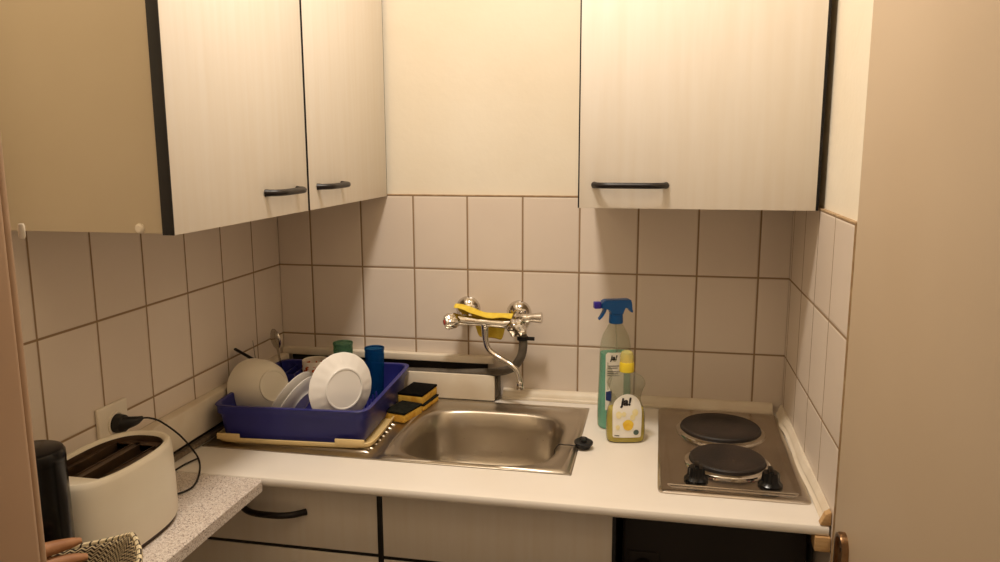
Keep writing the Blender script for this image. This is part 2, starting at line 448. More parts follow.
# ------------------------------------------------------------------ cabinet furniture
def bow_handle(c, along, out, w, d=.028, r=.0064, flat=1.0):
    """bow handle centred at c, running along `along`, standing off along `out`"""
    c = Vector(c); A = Vector(along).normalized(); O = Vector(out).normalized()
    pts = []; rs = []; n = 32; flat_e = 7 if flat == 1.0 else flat
    for i in range(n+1):
        t = -1+2*i/n
        h = (1-abs(t)**flat_e)
        pts.append(c+A*(t*w/2)+O*(h*d-.001 if i not in (0, n) else -.001)); rs.append(r*(1.15 if i in (0, n) else 1))
    return tube(pts, rs, n=12)

# left wall cabinet (doors face +x)
CL = .31
t = thing('wall_cabinet', 'white two-door wall cabinet over the dish rack, its beige side facing out', 'cabinet', (0, -.5, T))
obj('body', box((.001, -.980, T), (CL, -.002, T+.70), .0015), M['carcass'], t)
M['carc2'] = M['carcass']
obj('screw_cap', lathe([(0, 0), (.008, 0), (.0075, .003), (.005, .0055), (0, .006)], n=20, mtx=axis_mtx((.272, -.980, T+.008), (0, -1, 0))), M['white'], t)
def door_panel(parent, lo, hi, axis, band=.0022):
    """laminate door with thin black edge bands on both upright edges; axis = thickness axis"""
    u = 1-axis
    a = list(lo); z = list(hi); a[u] += band; z[u] -= band
    d = obj('door', box(a, z, .0006), M['doorlam'], parent)
    l1 = list(lo); h1 = list(hi); h1[u] = lo[u]+band; obj('edge_band', box(l1, h1, .0005), M['black'], d)
    l2 = list(lo); h2 = list(hi); l2[u] = hi[u]-band; obj('edge_band', box(l2, h2, .0005), M['black'], d)
    return d
for y0, y1, hy in ((-.982, -.5005, -.620), (-.4955, -.003, -.386)):
    d = door_panel(t, (CL+.001, y0, T-.002), (CL+.021, y1, T+.698), 0)
    obj('handle', bow_handle((CL+.021, hy, T+.046), (0, 1, 0), (1, 0, 0), .134), M['handle'], d)
obj('gap_strip', box((CL-.002, -.503, T), (CL+.012, -.493, T+.69)), M['black'], t)  # black strip filling the space between the two doors

# right wall cabinet (door faces the camera)
t = thing('wall_cabinet', 'white single-door wall cabinet above the hob, black handle low on its door', 'cabinet', (1.13, -.17, T))
obj('body', box((.893, -.328, T+.001), (1.384, -.002, T+.70), .0015), M['carcass'], t)
d = door_panel(t, (.889, -.35, T-.001), (1.3815, -.330, T+.699), 1, .003)
obj('handle', bow_handle((1.000, -.35, T+.049), (1, 0, 0), (0, -1, 0), .152), M['handle'], d)
obj('edge_band', box((1.3816, -.348, T-.001), (1.3845, -.3285, T+.70), .0005), M['black'], t)

# drawer unit under the worktop, left
YD = -.585
t = thing('base_cabinet', 'drawer cabinet under the left of the white worktop, bow handle on its drawer', 'base cabinet', (.245, -.3, .1))
obj('body', box((.002, YD+.02, .1), (.495, -.012, W-.175), .001), M['carcass'], t)
obj('rail', box((.002, YD+.0195, W-.08), (.495, YD+.035, W-WT-.0015), .0005), M['carcass'], t)
obj('plinth', box((.002, YD+.07, 0), (.49, YD+.085, .1)), M['black'], t)
obj('edge_strip', box((.4955, YD-.001, .1), (.5065, YD+.0195, W-WT-.003), .0005), M['black'], t)
def front(parent, name, x0, x1, z0, z1, hx, hz, hw=.15, up=False):
    d = obj(name, box((x0, YD, z0), (x1, YD+.018, z1), .0008), M['doorlam'], parent)
    obj('edge_band', box((x0, YD-.0005, z0-.0065), (x1, YD+.0185, z0), .0005), M['black'], d)
    if hx is not None:
        al = (0, 0, 1) if up else (1, 0, 0)
        obj('handle', bow_handle((hx, YD, hz), al, (0, -1, 0), hw, .03, .0070, 3.0), M['handle'], d)
    return d
zs = T-.737
front(t, 'drawer', .004, .495, zs+.0075, W-WT-.004, .257, T-.648)
front(t, 'door', .004, .495, .115, zs, .30, T-.772-.076, .15, True)
# sink cabinet
t = thing('base_cabinet', 'sink cabinet with plain blank front panel below the steel basin', 'base cabinet', (.745, -.3, .1))
b = box((.5075, YD+.02, .1), (.523, -.012, W-.175)); add_box(b, (.978, YD+.02, .1), (.994, -.012, W-WT-.002)); add_box(b, (.523, YD+.02, .1), (.978, -.012, .116)); add_box(b, (.523, -.02, .116), (.978, -.012, W-WT-.002))
obj('body', b, M['carcass'], t)
obj('plinth', box((.5075, YD+.07, 0), (.994, YD+.085, .1)), M['black'], t)
obj('edge_strip', box((.991, YD-.001, .1), (.998, YD+.0195, W-WT-.003), .0005), M['black'], t)
front(t, 'front_panel', .5075, .991, zs+.0045, W-WT-.004, None, None)
front(t, 'door', .5075, .991, .115, zs-.003, .90, T-.80-.076, .15, True)

# dark appliance in the shade under the hob
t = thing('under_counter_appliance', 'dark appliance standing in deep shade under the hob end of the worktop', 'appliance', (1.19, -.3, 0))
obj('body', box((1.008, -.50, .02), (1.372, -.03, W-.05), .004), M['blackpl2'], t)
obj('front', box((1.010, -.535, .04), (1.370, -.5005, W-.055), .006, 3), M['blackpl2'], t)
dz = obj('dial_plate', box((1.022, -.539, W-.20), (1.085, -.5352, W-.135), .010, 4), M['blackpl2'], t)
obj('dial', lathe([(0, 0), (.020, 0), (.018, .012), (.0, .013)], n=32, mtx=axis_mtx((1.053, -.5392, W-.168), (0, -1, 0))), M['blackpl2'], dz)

# white worktop with the basin cut-out
SX0, SX1, SY0, SY1 = .05, .875, -.485, -.075
b = bm_()
def nose(y, z):  # rounded front profile
    return [(y+.02, z-WT), (y+.003, z-WT), (y+.0008, z-WT+.002), (y, z-WT+.005), (y, z-.008), (y+.001, z-.004), (y+.003, z-.0012), (y+.007, z), (y+.03, z)]
pr_ = nose(YF, W)
poly = [(-.4851, W-WT)] + pr_ + [(-.4851, W)]
add_prism(b, poly, 0, .0005, 1.386)
add_box(b, (.0005, -.4853, W-WT), (SX0, -.0005, W)); add_box(b, (SX1, -.4853, W-WT), (1.386, -.0005, W)); add_box(b, (SX0, SY1, W-WT), (SX1, -.0005, W))
tag(recentre(obj('worktop', b, M['worktop'], smooth=True), (.7, -.3, W-WT)), 'long white kitchen worktop with rounded front edge holding sink and hob', 'worktop')
# wooden support batten on the right wall
tag(recentre(obj('support_batten', box((1.362, -.640, W-.047), (1.389, -.60, W-WT-.0005), .001), M['wood']), (1.375, -.62, W-.047)), 'pale wooden block under the front right corner of the white worktop', 'batten')

# speckled side counter
ym = YF-.0015
b = bm_(); add_prism(b, [(-1.54, W-.024), (-1.54, W-.002), (ym, W-.002), (ym, W-.024)], 0, .001, .245)
# rounded front corner
pts = [(.245, -1.54), (.262, -1.54), (.266, -1.536)] + [(.266-.012+.012*math.cos(a), ym-.012+.012*math.sin(a)) for a in [k*PI/12 for k in range(7)]] + [(.245, ym)]
add_prism(b, pts, 2, W-.024, W-.002)
tag(recentre(obj('side_counter', b, M['counter2']), (.13, -1.1, W-.024)), 'speckled grey-beige side counter along the left wall under the toaster', 'counter')
b = box((.002, -1.53, 0), (.24, -1.512, W-.0245)); add_box(b, (.002, -1.512, W-.09), (.02, -.66, W-.0245))
tag(recentre(obj('counter_support', b, M['carcass']), (.12, -1.52, 0)), 'plain cream panel and rail carrying the speckled side counter', 'support')

# ------------------------------------------------------------------ pipe boxing
t = thing('pipe_boxing', 'open white pipe boxing along the back wall behind the dish rack', 'pipe boxing', (.3, -.03, W))
obj('front_board', box((.04, -.058, W+.0045), (.640, -.048, W+.074), .0012), M['trimw'], t)
obj('ledge', box((.005, -.022, W+.096), (.629, -.0005, W+.116), .003, 3), M['trimw'], t)
obj('back_shade', box((.03, -.006, W+.001), (.610, -.0006, W+.0958)), M['darkm'], t)  # dark sheet standing in for the shade inside the boxing
obj('bottom_shade', box((.04, -.0478, W+.0005), (.640, -.0062, W+.006)), M['darkm'], t)  # channel floor darkened to paint in its shade
# rubber grommet closing the open end
g = bm_()
add_prism(g, [(-.047, W+.0065), (-.047, W+.07), (-.035, W+.078), (-.02, W+.085), (-.0065, W+.07), (-.0065, W+.0065)], 0, .622, .648)
bmesh.ops.bevel(g, geom=g.edges[:], offset=.005, segments=3, affect='EDGES')
obj('end_cap', g, M['hose'], t)
t = thing('wall_strip', 'white upstand board on the left wall above the speckled side counter', 'upstand', (.02, -.8, W))
b = box((.0005, -1.52, W+.022), (.028, -.024, W+.100), .003, 3)
obj('board', b, M['trimw'], t)
obj('gap_shade', box((.0005, -1.52, W+.0128), (.02, -.06, W+.0222)), M['darkm'], t)  # dark fill, shade of the slot below the board put into colour
obj('bead', box((.0005, -1.52, W+.0005), (.033, -.06, W+.0125), .003, 3), M['metaltrim'], t)

# moulded trims at the back and right of the worktop
prof = [(-.0006, W+.0005), (-.024, W+.0005), (-.024, W+.006), (-.019, W+.009), (-.017, W+.016), (-.011, W+.024), (-.004, W+.027), (-.0006, W+.027)]
t_ = obj('edge_moulding', prism(prof, 0, .655, 1.366), M['trimw']); tag(recentre(t_, (1.0, -.01, W)), 'straight white edge moulding between back tiles and worktop behind the bottles', 'moulding')
# loose wavy one on the right
b = bm_(); rings = []
n = 40
for i in range(n+1):
    y = -.012-.602*i/n; s = i/n
    off = .0065*math.exp(-((s-.18)/.07)**2)+.004*math.exp(-((s-.6)/.15)**2); up = .004*math.exp(-((s-.22)/.1)**2)
    rings.append([b.verts.new((RX-.0008-d_*.68-off*(1 if d_ > 0 else 0), y, W+.0008+z*.85+up)) for d_, z in ((0, 0), (.021, 0), (.022, .004), (.016, .008), (.013, .012), (.014, .016), (.008, .026), (.003, .031), (0, .031))])
for a_, b_ in zip(rings, rings[1:]):
    for k in range(9): b.faces.new((a_[k], a_[(k+1) % 9], b_[(k+1) % 9], b_[k]))
b.faces.new(rings[0]); b.faces.new(rings[-1][::-1])
tag(recentre(obj('edge_moulding', b, M['trimw']), (RX, -.3, W)), 'loose wavy white edge moulding beside the hob along the right wall', 'moulding')
b = box((1.370, -.632, W+.0), (RX-.0006, -.6145, W+.027), .0025, 2)
for v in b.verts:
    if v.co.x < 1.375 and v.co.z > W+.02: v.co.x += .008; v.co.z -= .004
tag(recentre(obj('wood_block', b, M['wood']), (1.375, -.63, W)), 'small raw wood wedge ending the loose moulding beside the hob', 'wood block')

# ------------------------------------------------------------------ sink
t = thing('kitchen_sink', 'brushed steel inset sink with drainer lying left under the dish rack', 'sink', (.46, -.28, W))
x0, x1, y0, y1 = .036, .898, -.498, -.062
BX, BY, HX, HY, BE = .667, -.300, .181, .166, 3.6
def plate_with_hole(z):
    b = bm_(); N = 96
    hole = []; 
    for k in range(N):
        a = 2*PI*k/N; x, y = se(a, HX+.012, HY+.012, BE); hole.append((BX+x, BY+y))
    # outer rectangle points radially matched
    cx_, cy_ = BX, BY
    outer = []
    for (hx_, hy_) in hole:
        dx, dy = hx_-cx_, hy_-cy_; s = 1e9
        X1 = x1-.006; X0 = .50-.0; 
        xo1, xo0, yo1, yo0 = x1-.004, .46, y1-.004, y0+.004
        if dx > 1e-9: s = min(s, (xo1-cx_)/dx)
        if dx < -1e-9: s = min(s, (xo0-cx_)/dx)
        if dy > 1e-9: s = min(s, (yo1-cy_)/dy)
        if dy < -1e-9: s = min(s, (yo0-cy_)/dy)
        outer.append((cx_+dx*s, cy_+dy*s))
    # depress slightly between the rim and the bowl
    secs = []
    def ring(f, zz): return [b.verts.new((o[0]+(h[0]-o[0])*f, o[1]+(h[1]-o[1])*f, zz)) for o, h in zip(outer, hole)]
    R = [ring(0, z+.0025), ring(.10, z+.0055), ring(.28, z+.0060), ring(.36, z+.0052), ring(.46, z+.0020), ring(.9, z+.0012), ring(1.0, z+.0008)]
    # bowl
    def bowl(s, zz, e=BE): return [b.verts.new((BX+se(2*PI*k/N, HX*s+dx0, HY*s+dx0, e)[0], BY+se(2*PI*k/N, HX*s+dx0, HY*s+dx0, e)[1], zz)) for k in range(N)]
    dx0 = .006; R.append(bowl(1, z-.001)); dx0 = .0; R.append(bowl(1, z-.006)); R.append(bowl(.97, z-.05)); R.append(bowl(.94, z-.10)); R.append(bowl(.90, z-.130)); R.append(bowl(.83, z-.145)); R.append(bowl(.7, z-.151, 3)); R.append(bowl(.3, z-.154, 2.2)); R.append(bowl(.16, z-.156, 2)); 
    for a_, b_ in zip(R, R[1:]):
        for k in range(N): b.faces.new((a_[k], a_[(k+1) % N], b_[(k+1) % N], b_[k]))
    b.faces.new(R[-1])
    # corners of the outer rectangle
    for cxx, cyy in ((x1-.004, y1-.004), (x1-.004, y0+.004), (.46, y1-.004), (.46, y0+.004)):
        best = sorted(range(N), key=lambda k: (R[0][k].co.x-cxx)**2+(R[0][k].co.y-cyy)**2)
        k = best[0]; kn = (k+1) % N if (R[0][(k+1) % N].co-Vector((cxx, cyy, 0))).length < (R[0][k-1].co-Vector((cxx, cyy, 0))).length else (k-1) % N
        v = b.verts.new((cxx, cyy, z+.0025))
        try: b.faces.new((R[0][k], R[0][kn], v))
        except Exception: pass
    return b
b = plate_with_hole(W)
# rolled outer edge
def rim_strip(b, x0, x1, y0, y1, z, w=.004, h=.0028):
    add_box(b, (x0, y0, z+.0003), (x1, y0+w+.0015, z+h), .0012); add_box(b, (x0, y1-w-.0015, z+.0003), (x1, y1, z+h), .0012)
    add_box(b, (x0, y0, z+.0003), (x0+w+.0015, y1, z+h), .0012); add_box(b, (x1-w-.0015, y0, z+.0003), (x1, y1, z+h), .0012)
rim_strip(b, x0, x1, y0, y1, W)
# drainer half: sheet with ridges
add_box(b, (x0+.004, y0+.004, W+.0002), (.462, y1-.004, W+.0012))
obj('basin', b, M['steel'], t, sharp=50)
for i in range(14):
    y = -.462+.0262*i
    b = bm_(); n = 10
    add_tube(b, [(.10, y, W+.0005), (.112, y, W+.0022), (.40, y, W+.0022), (.425, y, W+.0030), (.434, y, W+.0005)], [.003, .0055, .0055, .0068, .003], n=10)
    for v in b.verts: v.co.z = max(v.co.z, W+.0006); v.co.z = W+.0006+(v.co.z-W-.0006)*.75
    obj('drainer_rib', b, M['steel'], t)
b = lathe([(.036, 0), (.036, .0015), (.030, .0022), (.026, .0), (.012, -.001), (.006, .001), (0, .0015)], n=32, mtx=Matrix.Translation((BX, BY, W-.1555)))
obj('strainer', b, M['chrome'], t)
# plug on its chain, left lying on the worktop
t = thing('sink_plug', 'black rubber sink plug on a chain right of the basin', 'plug', (.915, -.345, W))
b = lathe([(0, 0), (.016, 0), (.0175, .004), (.0195, .0085), (.0215, .010), (.0215, .0135), (.018, .015), (.011, .0135), (.007, .0135), (.006, .018), (0, .0185)], n=36, mtx=axis_mtx((.9085, -.340, W+.0036), (.05, -.08, 1)))
obj('stopper', b, M['rubber'], t)
lp = []
for k in range(15):
    a = 2*PI*k/14; lp.append((.9085+.009*math.cos(a), -.340, W+.024+.004*math.sin(a)))
obj('ring', tube(lp, .0012, n=8, cap=False), M['rubber'], t)
ch = bm_(); P0 = catmull([(.899, -.345, W+.016), (.890, -.350, W+.009), (.878, -.345, W+.0075), (.864, -.340, W+.0052), (.853, -.338, W+.0045), (.842, -.334, W-.010), (.839, -.331, W-.03)], 8)
for p in P0[::1]:
    bmesh.ops.create_icosphere(ch, subdivisions=1, radius=.0016, matrix=Matrix.Translation(p))
add_tube(ch, P0, .0005, n=6)
obj('chain', ch, M['darkm'], t)

# ------------------------------------------------------------------ hob
hx0, hx1, hy0, hy1 = 1.077, 1.3725, -.549, -.027
t = thing('electric_hob', 'steel two-plate electric hob set in the right end of the worktop', 'hob', ((hx0+hx1)/2, -.28, W))
b = bm_()
cx_, cy_ = (hx0+hx1)/2, (hy0+hy1)/2; hw, hl = (hx1-hx0)/2, (hy1-hy0)/2
secs = [(cx_, cy_, W+.0002, hw, hl, 30), (cx_, cy_, W+.003, hw, hl, 30), (cx_, cy_, W+.0052, hw-.003, hl-.003, 26), (cx_, cy_, W+.0066, hw-.010, hl-.010, 20), (cx_, cy_, W+.0066, hw-.016, hl-.016, 18), (cx_, cy_, W+.0045, hw-.020, hl-.020, 16), (cx_, cy_, W+.0042, hw-.03, hl-.03, 14)]
add_loft(b, secs, n=160)
obj('top_plate', b, M['hobsteel'], t)
obj('press_line', tube([(1.097, -.512, W+.0046), (1.352, -.512, W+.0046)], .0028, n=10), M['hobsteel'], t)
ZB = W+.0042
for bx, by, r in ((1.224, -.180, .0935), (1.225, -.378, .080)):
    q = obj('hotplate', lathe([(r*.96, 0), (r, .004), (r, .0095), (r-.003, .0125), (r*.62, .0125), (r*.6, .012), (r*.33, .012), (r*.3, .0118), (0, .0118)], n=72, mtx=Matrix.Translation((bx, by, ZB+.003))), M['plate_iron'], t)
    obj('steel_ring', lathe([(r+.011, 0), (r+.0105, .0035), (r+.006, .0065), (r+.0015, .0075), (r+.0003, .0065), (r+.0003, 0)], n=72, mtx=Matrix.Translation((bx, by, ZB))), M['chrome'], q)
for kx, ky, tw in ((1.155, -.478, .2), (1.302, -.478, -.1)):
    def fl(a, j, r, z): return 1+(.055 if j >= 3 else .0)*math.cos(8*a)
    b = lathe([(0, 0), (.0245, 0), (.0245, .004), (.0195, .009), (.0172, .012), (.0162, .026), (.0145, .029), (0, .0295)], n=64, fn=fl, mtx=Matrix.Translation((kx, ky, ZB+.0002)))
    k = obj('knob', b, M['blackpl'], t)
    obj('grip', box((kx-.005, ky-.0165, ZB+.0288), (kx+.005, ky+.0165, ZB+.036), .002), M['blackpl'], k)
for mx in (1.185, 1.262):
    for dx in (0, .009):
        obj('index_mark', lathe([(0, 0), (.002, 0), (.002, .0004), (0, .0005)], n=12, mtx=Matrix.Translation((mx+dx, -.466, ZB+.0001))), M['mark'], t)

# ------------------------------------------------------------------ wall mixer tap
t = thing('wall_tap', 'chrome wall-mounted mixer tap with swivel spout above the basin', 'tap', (.625, -.03, T-.31))
rose = [(.034, 0), (.034, .003), (.030, .010), (.022, .018), (.014, .022), (.013, .024)]
ZT = T-.305; YB = -.075
for x, z in ((.556, T-.308), (.698, T-.315)):
    obj('wall_rose', lathe(rose+[(.0, .024)], n=36, mtx=axis_mtx((x, -.0005, z), (0, -1, 0))), M['chrome'], t)
    obj('inlet', tube([(x, -.02, z), (x, -.045, z-.004), (x+(.006 if x < .6 else -.004), YB, ZT-.016)], [.012, .012, .013], smooth=4), M['chrome'], t)
zb = ZT-.022
# body from left to right with swelling ends
obj('body', tube([(.548, YB, zb+.003), (.565, YB, zb+.002), (.60, YB, zb), (.632, YB, zb-.001), (.67, YB, zb-.003), (.705, YB, zb-.004)], [.015, .014, .0115, .0125, .0125, .017], smooth=5, n=20), M['chrome'], t)
def grip(c, d, ln_, r, name, m, lobes=4):
    def fl(a, j, rr, z): return 1+.1*math.cos(lobes*a)
    return lathe([(0, 0), (r*.75, 0), (r*.8, ln_*.12), (r, ln_*.25), (r*1.02, ln_*.75), (r*.8, ln_*.95), (r*.3, ln_), (0, ln_)], n=48, fn=fl, mtx=axis_mtx(c, d))
h1 = obj('handle', grip((.548, YB, zb+.003), (-.8, -.55, -.1), .042, .0195, '', None), M['chrome'], t)
obj('hot_mark', lathe([(0, 0), (.0075, 0), (.007, .0015), (0, .002)], n=20, mtx=axis_mtx(Vector((.548, YB, zb+.003))+Vector((-.8, -.55, -.1)).normalized()*.0415, (-.8, -.55, -.1))), M['red'], h1)
obj('handle', grip((.700, YB, zb-.004), (.3, -.85, -.25), .036, .0225, '', None, 6), M['chrome'], t)
# side valve for the appliance hose
obj('side_valve', tube([(.70, YB+.01, zb+.002), (.722, YB, zb+.012), (.742, YB-.004, zb+.016), (.772, YB-.006, zb+.018)], [.015, .014, .011, .0145], smooth=4, n=18), M['chrome'], t)
obj('valve_outlet', tube([(.716, YB, zb+.005), (.719, YB, zb-.012), (.72, YB, zb-.028)], [.012, .011, .0125], n=16), M['chrome'], t)
# spout
sp = [(.619, YB, zb-.006), (.619, YB, T-.345), (.621, -.077, T-.375), (.630, -.080, T-.400), (.655, -.086, T-.418), (.690, -.096, T-.433), (.708, -.102, T-.446), (.717, -.105, T-.466), (.719, -.106, T-.480)]
obj('spout', tube(sp, [.0125, .0100, .0082, .0076, .0076, .0076, .0076, .0076, .0076], smooth=6, n=20), M['chrome'], t)
obj('aerator', lathe([(0, 0), (.0098, 0), (.0105, .003), (.0105, .018), (.0085, .021), (0, .021)], n=24, mtx=Matrix.Translation((.7195, -.106, T-.497))), M['chrome'], t)
# hose
t = thing('drain_hose', 'grey hose curving from the tap valve down into the pipe boxing', 'hose', (.6, -.04, T-.48))
hp = [(.72, YB, zb-.030), (.722, YB, zb-.06), (.714, YB+.004, zb-.095), (.690, -.062, zb-.126), (.650, -.05, zb-.143), (.60, -.036, zb-.152), (.52, -.033, zb-.158), (.42, -.033, zb-.160), (.30, -.033, zb-.164), (.08, -.033, zb-.170)]
obj('tube', tube(hp, .0115, smooth=8, n=16), M['hose'], t)
c_ = lathe([(.0125, -.005), (.0145, -.005), (.0145, .005), (.0125, .005)], n=24, mtx=Matrix.Translation((.72, YB, zb-.04)))
add_box(c_, (.732, YB-.004, zb-.045), (.752, YB+.004, zb-.036), .001)
obj('hose_clamp', c_, M['rubber'], t)
# yellow cloth laid over the tap
b = bm_(); rows = []
NX = 26
for i in range(NX+1):
    s = i/NX
    xt = .536+.158*s                                  # top strip runs the whole width of the tap
    zt = T-.290-.036*s+.003*math.sin(s*9)
    zt = max(zt, zb+.0155) + .002
    hang = .072*max(0, min(1, (s-.22)/.12))*max(0, min(1, (.86-s)/.10)) - .004*math.sin(s*14)
    hang = max(hang, .02)
    w = .012+.006*math.sin(PI*s)
    row = [(xt, YB-.006-w*.5, zt-.003+.002*math.sin(s*17)), (xt, YB-.003, zt+.004), (xt, YB+.008, zt+.007), (xt, YB+.018, zt+.004), (xt+.002, YB+.024, zt-.010), (xt+.003, YB+.026, zt-hang*.55), (xt+.004, YB+.029+.004*math.sin(s*20), zt-hang)]
    rows.append([b.verts.new(p) for p in row])
for a_, b_ in zip(rows, rows[1:]):
    for k in range(6): b.faces.new((a_[k], a_[k+1], b_[k+1], b_[k]))
o = obj('cleaning_cloth', b, M['cloth']); tag(recentre(o, (.62, YB, T-.39)), 'yellow cleaning cloth draped over the chrome wall tap', 'cloth')
sm = o.modifiers.new('s', 'SOLIDIFY'); sm.thickness = .0025; ss = o.modifiers.new('u', 'SUBSURF'); ss.levels = ss.render_levels = 1

# ------------------------------------------------------------------ text helper
def text_bm(s, size, bold=.0, shear=0):
    cu = bpy.data.curves.new('txt', 'FONT'); cu.body = s; cu.size = size; cu.align_x = 'CENTER'; cu.align_y = 'CENTER'; cu.offset = bold; cu.shear = shear; cu.resolution_u = 4
    to = bpy.data.objects.new('txt', cu); C.objects.link(to)
    dg = bpy.context.evaluated_depsgraph_get(); me = bpy.data.meshes.new_from_object(to.evaluated_get(dg))
    b = bm_(); b.from_mesh(me); bpy.data.objects.remove(to); bpy.data.curves.remove(cu); bpy.data.meshes.remove(me)
    bmesh.ops.triangulate(b, faces=b.faces[:])
    bmesh.ops.subdivide_edges(b, edges=[e for e in b.edges if e.calc_length() > size*.25], cuts=1)
    return b

def poly_bm(pts, cuts=1):
    b = bm_(); vs = [b.verts.new((x, y, 0)) for x, y in pts]; c0 = b.verts.new((sum(p[0] for p in pts)/len(pts), sum(p[1] for p in pts)/len(pts), 0))
    for k in range(len(vs)): b.faces.new((vs[k], vs[(k+1) % len(vs)], c0))
    for _ in range(cuts): bmesh.ops.subdivide_edges(b, edges=b.edges[:], cuts=1)
    bmesh.ops.triangulate(b, faces=b.faces[:])
    return b

class Bottle:
    """oval bottle: table of (z, half width, half depth, exponent); local frame, front = -y"""
    def __init__(s, tab): s.tab = tab
    def at(s, z):
        tb = s.tab
        if z <= tb[0][0]: return tb[0][1:]
        for a, b in zip(tb, tb[1:]):
            if z <= b[0]:
                f = (z-a[0])/(b[0]-a[0]); f = f*f*(3-2*f) if False else f
                return tuple(a[i]+(b[i]-a[i])*f for i in (1, 2, 3))
        return tb[-1][1:]
    def shell(s, z0, z1, inset=0, n=64, cap0=True, cap1=True, step=.003):
        zs_ = sorted({z0, z1} | {r[0] for r in s.tab if z0 < r[0] < z1})
        out = []
        for a, b in zip(zs_, zs_[1:]):
            k = max(1, int((b-a)/step))
            out += [a+(b-a)*i/k for i in range(k)]
        out.append(z1)
        return loft([(0, 0, z, s.at(z)[0]-inset, s.at(z)[1]-inset, s.at(z)[2]) for z in out], n=n, cap0=cap0, cap1=cap1)
    def wrap(s, b, off=.0004):
        """bend a flat drawing (x = width, y = height) onto the front"""
        for v in b.verts:
            x, z = v.co.x, v.co.y; hx, hy, e = s.at(z)
            f = max(0, 1-abs(min(1, abs(x)/hx))**e)
            v.co = Vector((x, -hy*f**(1/e)-off, z))
        return b

def smooth_tab(tab, k=6):
    pts = [Vector((z, a, b)) for z, a, b, e in tab]
    cm = catmull(pts, k); out = []
    for i, p in enumerate(cm):
        j = min(i//k, len(tab)-2); f = i/k-j
        out.append((p.x, p.y, p.z, tab[j][3]+(tab[j+1][3]-tab[j][3])*f))
    return out

# spray bottle
t = thing('spray_bottle', 'tall spray bottle with blue trigger head and turquoise liquid behind the dish soap', 'spray bottle', (.968, -.175, W+.0005), math.radians(20))
B1 = Bottle(smooth_tab([(0, .037, .026, 3), (.006, .040, .029, 3), (.06, .0405, .029, 3), (.13, .0385, .028, 2.8), (.19, .0375, .0275, 2.6), (.225, .033, .024, 2.4), (.25, .0215, .018, 2.1), (.262, .015, .014, 2), (.272, .0140, .0135, 2)]))
obj('bottle', B1.shell(0, .272, cap1=False), M['pet'], t, local=True)
obj('liquid', B1.shell(.002, .188, .0016), M['teal'], t, local=True)
lb = obj('label', B1.wrap(poly_bm([(-.030, .05), (.014, .05), (.014, .188), (.010, .194), (-.026, .194), (-.030, .188)], 3), .0006), M['label'], t, local=True)
tx = text_bm('ja!', .017, .0006, .2)
for v in tx.verts: v.co.x += -.012; v.co.y += .181
obj('lettering', B1.wrap(tx, .0009), M['ink'], lb, local=True)
for i, (zz, w_) in enumerate(((.160, .028), (.155, .024), (.146, .030), (.141, .026), (.136, .029))):
    obj('print_line', B1.wrap(poly_bm([(-.026, zz), (-.026+w_, zz), (-.026+w_, zz+.0016), (-.026, zz+.0016)], 2), .0009), M['ink'], lb, local=True)
obj('blue_print', B1.wrap(poly_bm([(-.029, .075), (-.016, .072), (-.015, .100), (-.029, .096)], 2), .0009), M['bluepr'], lb, local=True)
h = bm_()
add_lathe(h, [(0, .262), (.017, .262), (.0175, .266), (.0165, .284), (0, .284)], n=32)
hd = obj('trigger_head', h, M['trigger'], t, local=True)
b = bm_(); add_prism(b, [(-.040, .300), (-.038, .314), (-.030, .320), (.032, .320), (.036, .316), (.034, .308), (.040, .288), (.036, .287), (.026, .302), (.018, .302), (.015, .284), (-.014, .284), (-.018, .298), (-.026, .300)], 1, -.013, .013)
bmesh.ops.bevel(b, geom=b.edges[:], offset=.0018, segments=2, affect='EDGES')
obj('housing', b, M['trigger'], hd, local=True)
b = bm_(); add_prism(b, [(-.030, .302), (-.024, .302), (-.026, .292), (-.034, .278), (-.043, .270), (-.045, .274), (-.036, .284)], 1, -.006, .006)
bmesh.ops.bevel(b, geom=b.edges[:], offset=.0012, segments=2, affect='EDGES')
obj('trigger', b, M['trigger'], hd, local=True)
b = box((-.056, -.0085, .299), (-.039, .0085, .3155), .0025)
obj('nozzle', b, M['violet'], hd, local=True)
obj('dip_tube', tube([(0, 0, .26), (.004, 0, .2), (.012, 0, .02)], .002, n=8), M['pet'], t, local=True)

# dish soap
t = thing('dish_soap_bottle', 'short clear dish soap bottle with yellow cap and lemon label', 'soap bottle', (1.000, -.268, W+.0005), math.radians(12))
B2 = Bottle(smooth_tab([(0, .037, .020, 3.2), (.005, .0435, .024, 3.2), (.03, .0455, .026, 3), (.072, .0435, .0255, 3), (.100, .0345, .023, 2.8), (.122, .0375, .023, 2.6), (.138, .0440, .024, 2.5), (.152, .0395, .022, 2.4), (.163, .024, .018, 2.2), (.170, .0145, .0145, 2), (.176, .0135, .0135, 2)]))
obj('bottle', B2.shell(0, .176, cap1=False), M['pet2'], t, local=True)
obj('liquid', B2.shell(.002, .080, .0016), M['soap'], t, local=True)
pts = [(-.033, .018), (-.031, .015), (.031, .015), (.033, .018), (.034, .06)] + [(.034*math.cos(a), .078+.042*math.sin(a)) for a in [k*PI/14 for k in range(15)]] + [(-.034, .06)]
lb = obj('label', B2.wrap(poly_bm(pts, 4), .0010), M['label'], t, local=True)
tx = text_bm('ja!', .025, .0012, .15)
for v in tx.verts: v.co.x += -.004; v.co.y += .101
obj('lettering', B2.wrap(tx, .0017), M['ink'], lb, local=True)
def disc(cx_, cz_, r1, r2, n=22, wob=0): return [(cx_+r1*math.cos(2*PI*k/n)*(1+wob*math.sin(5*2*PI*k/n)), cz_+r2*math.sin(2*PI*k/n)) for k in range(n)]
obj('lemon_print', B2.wrap(poly_bm(disc(.002, .046, .0125, .013, wob=.06), 2), .0017), M['lemon'], lb, local=True)
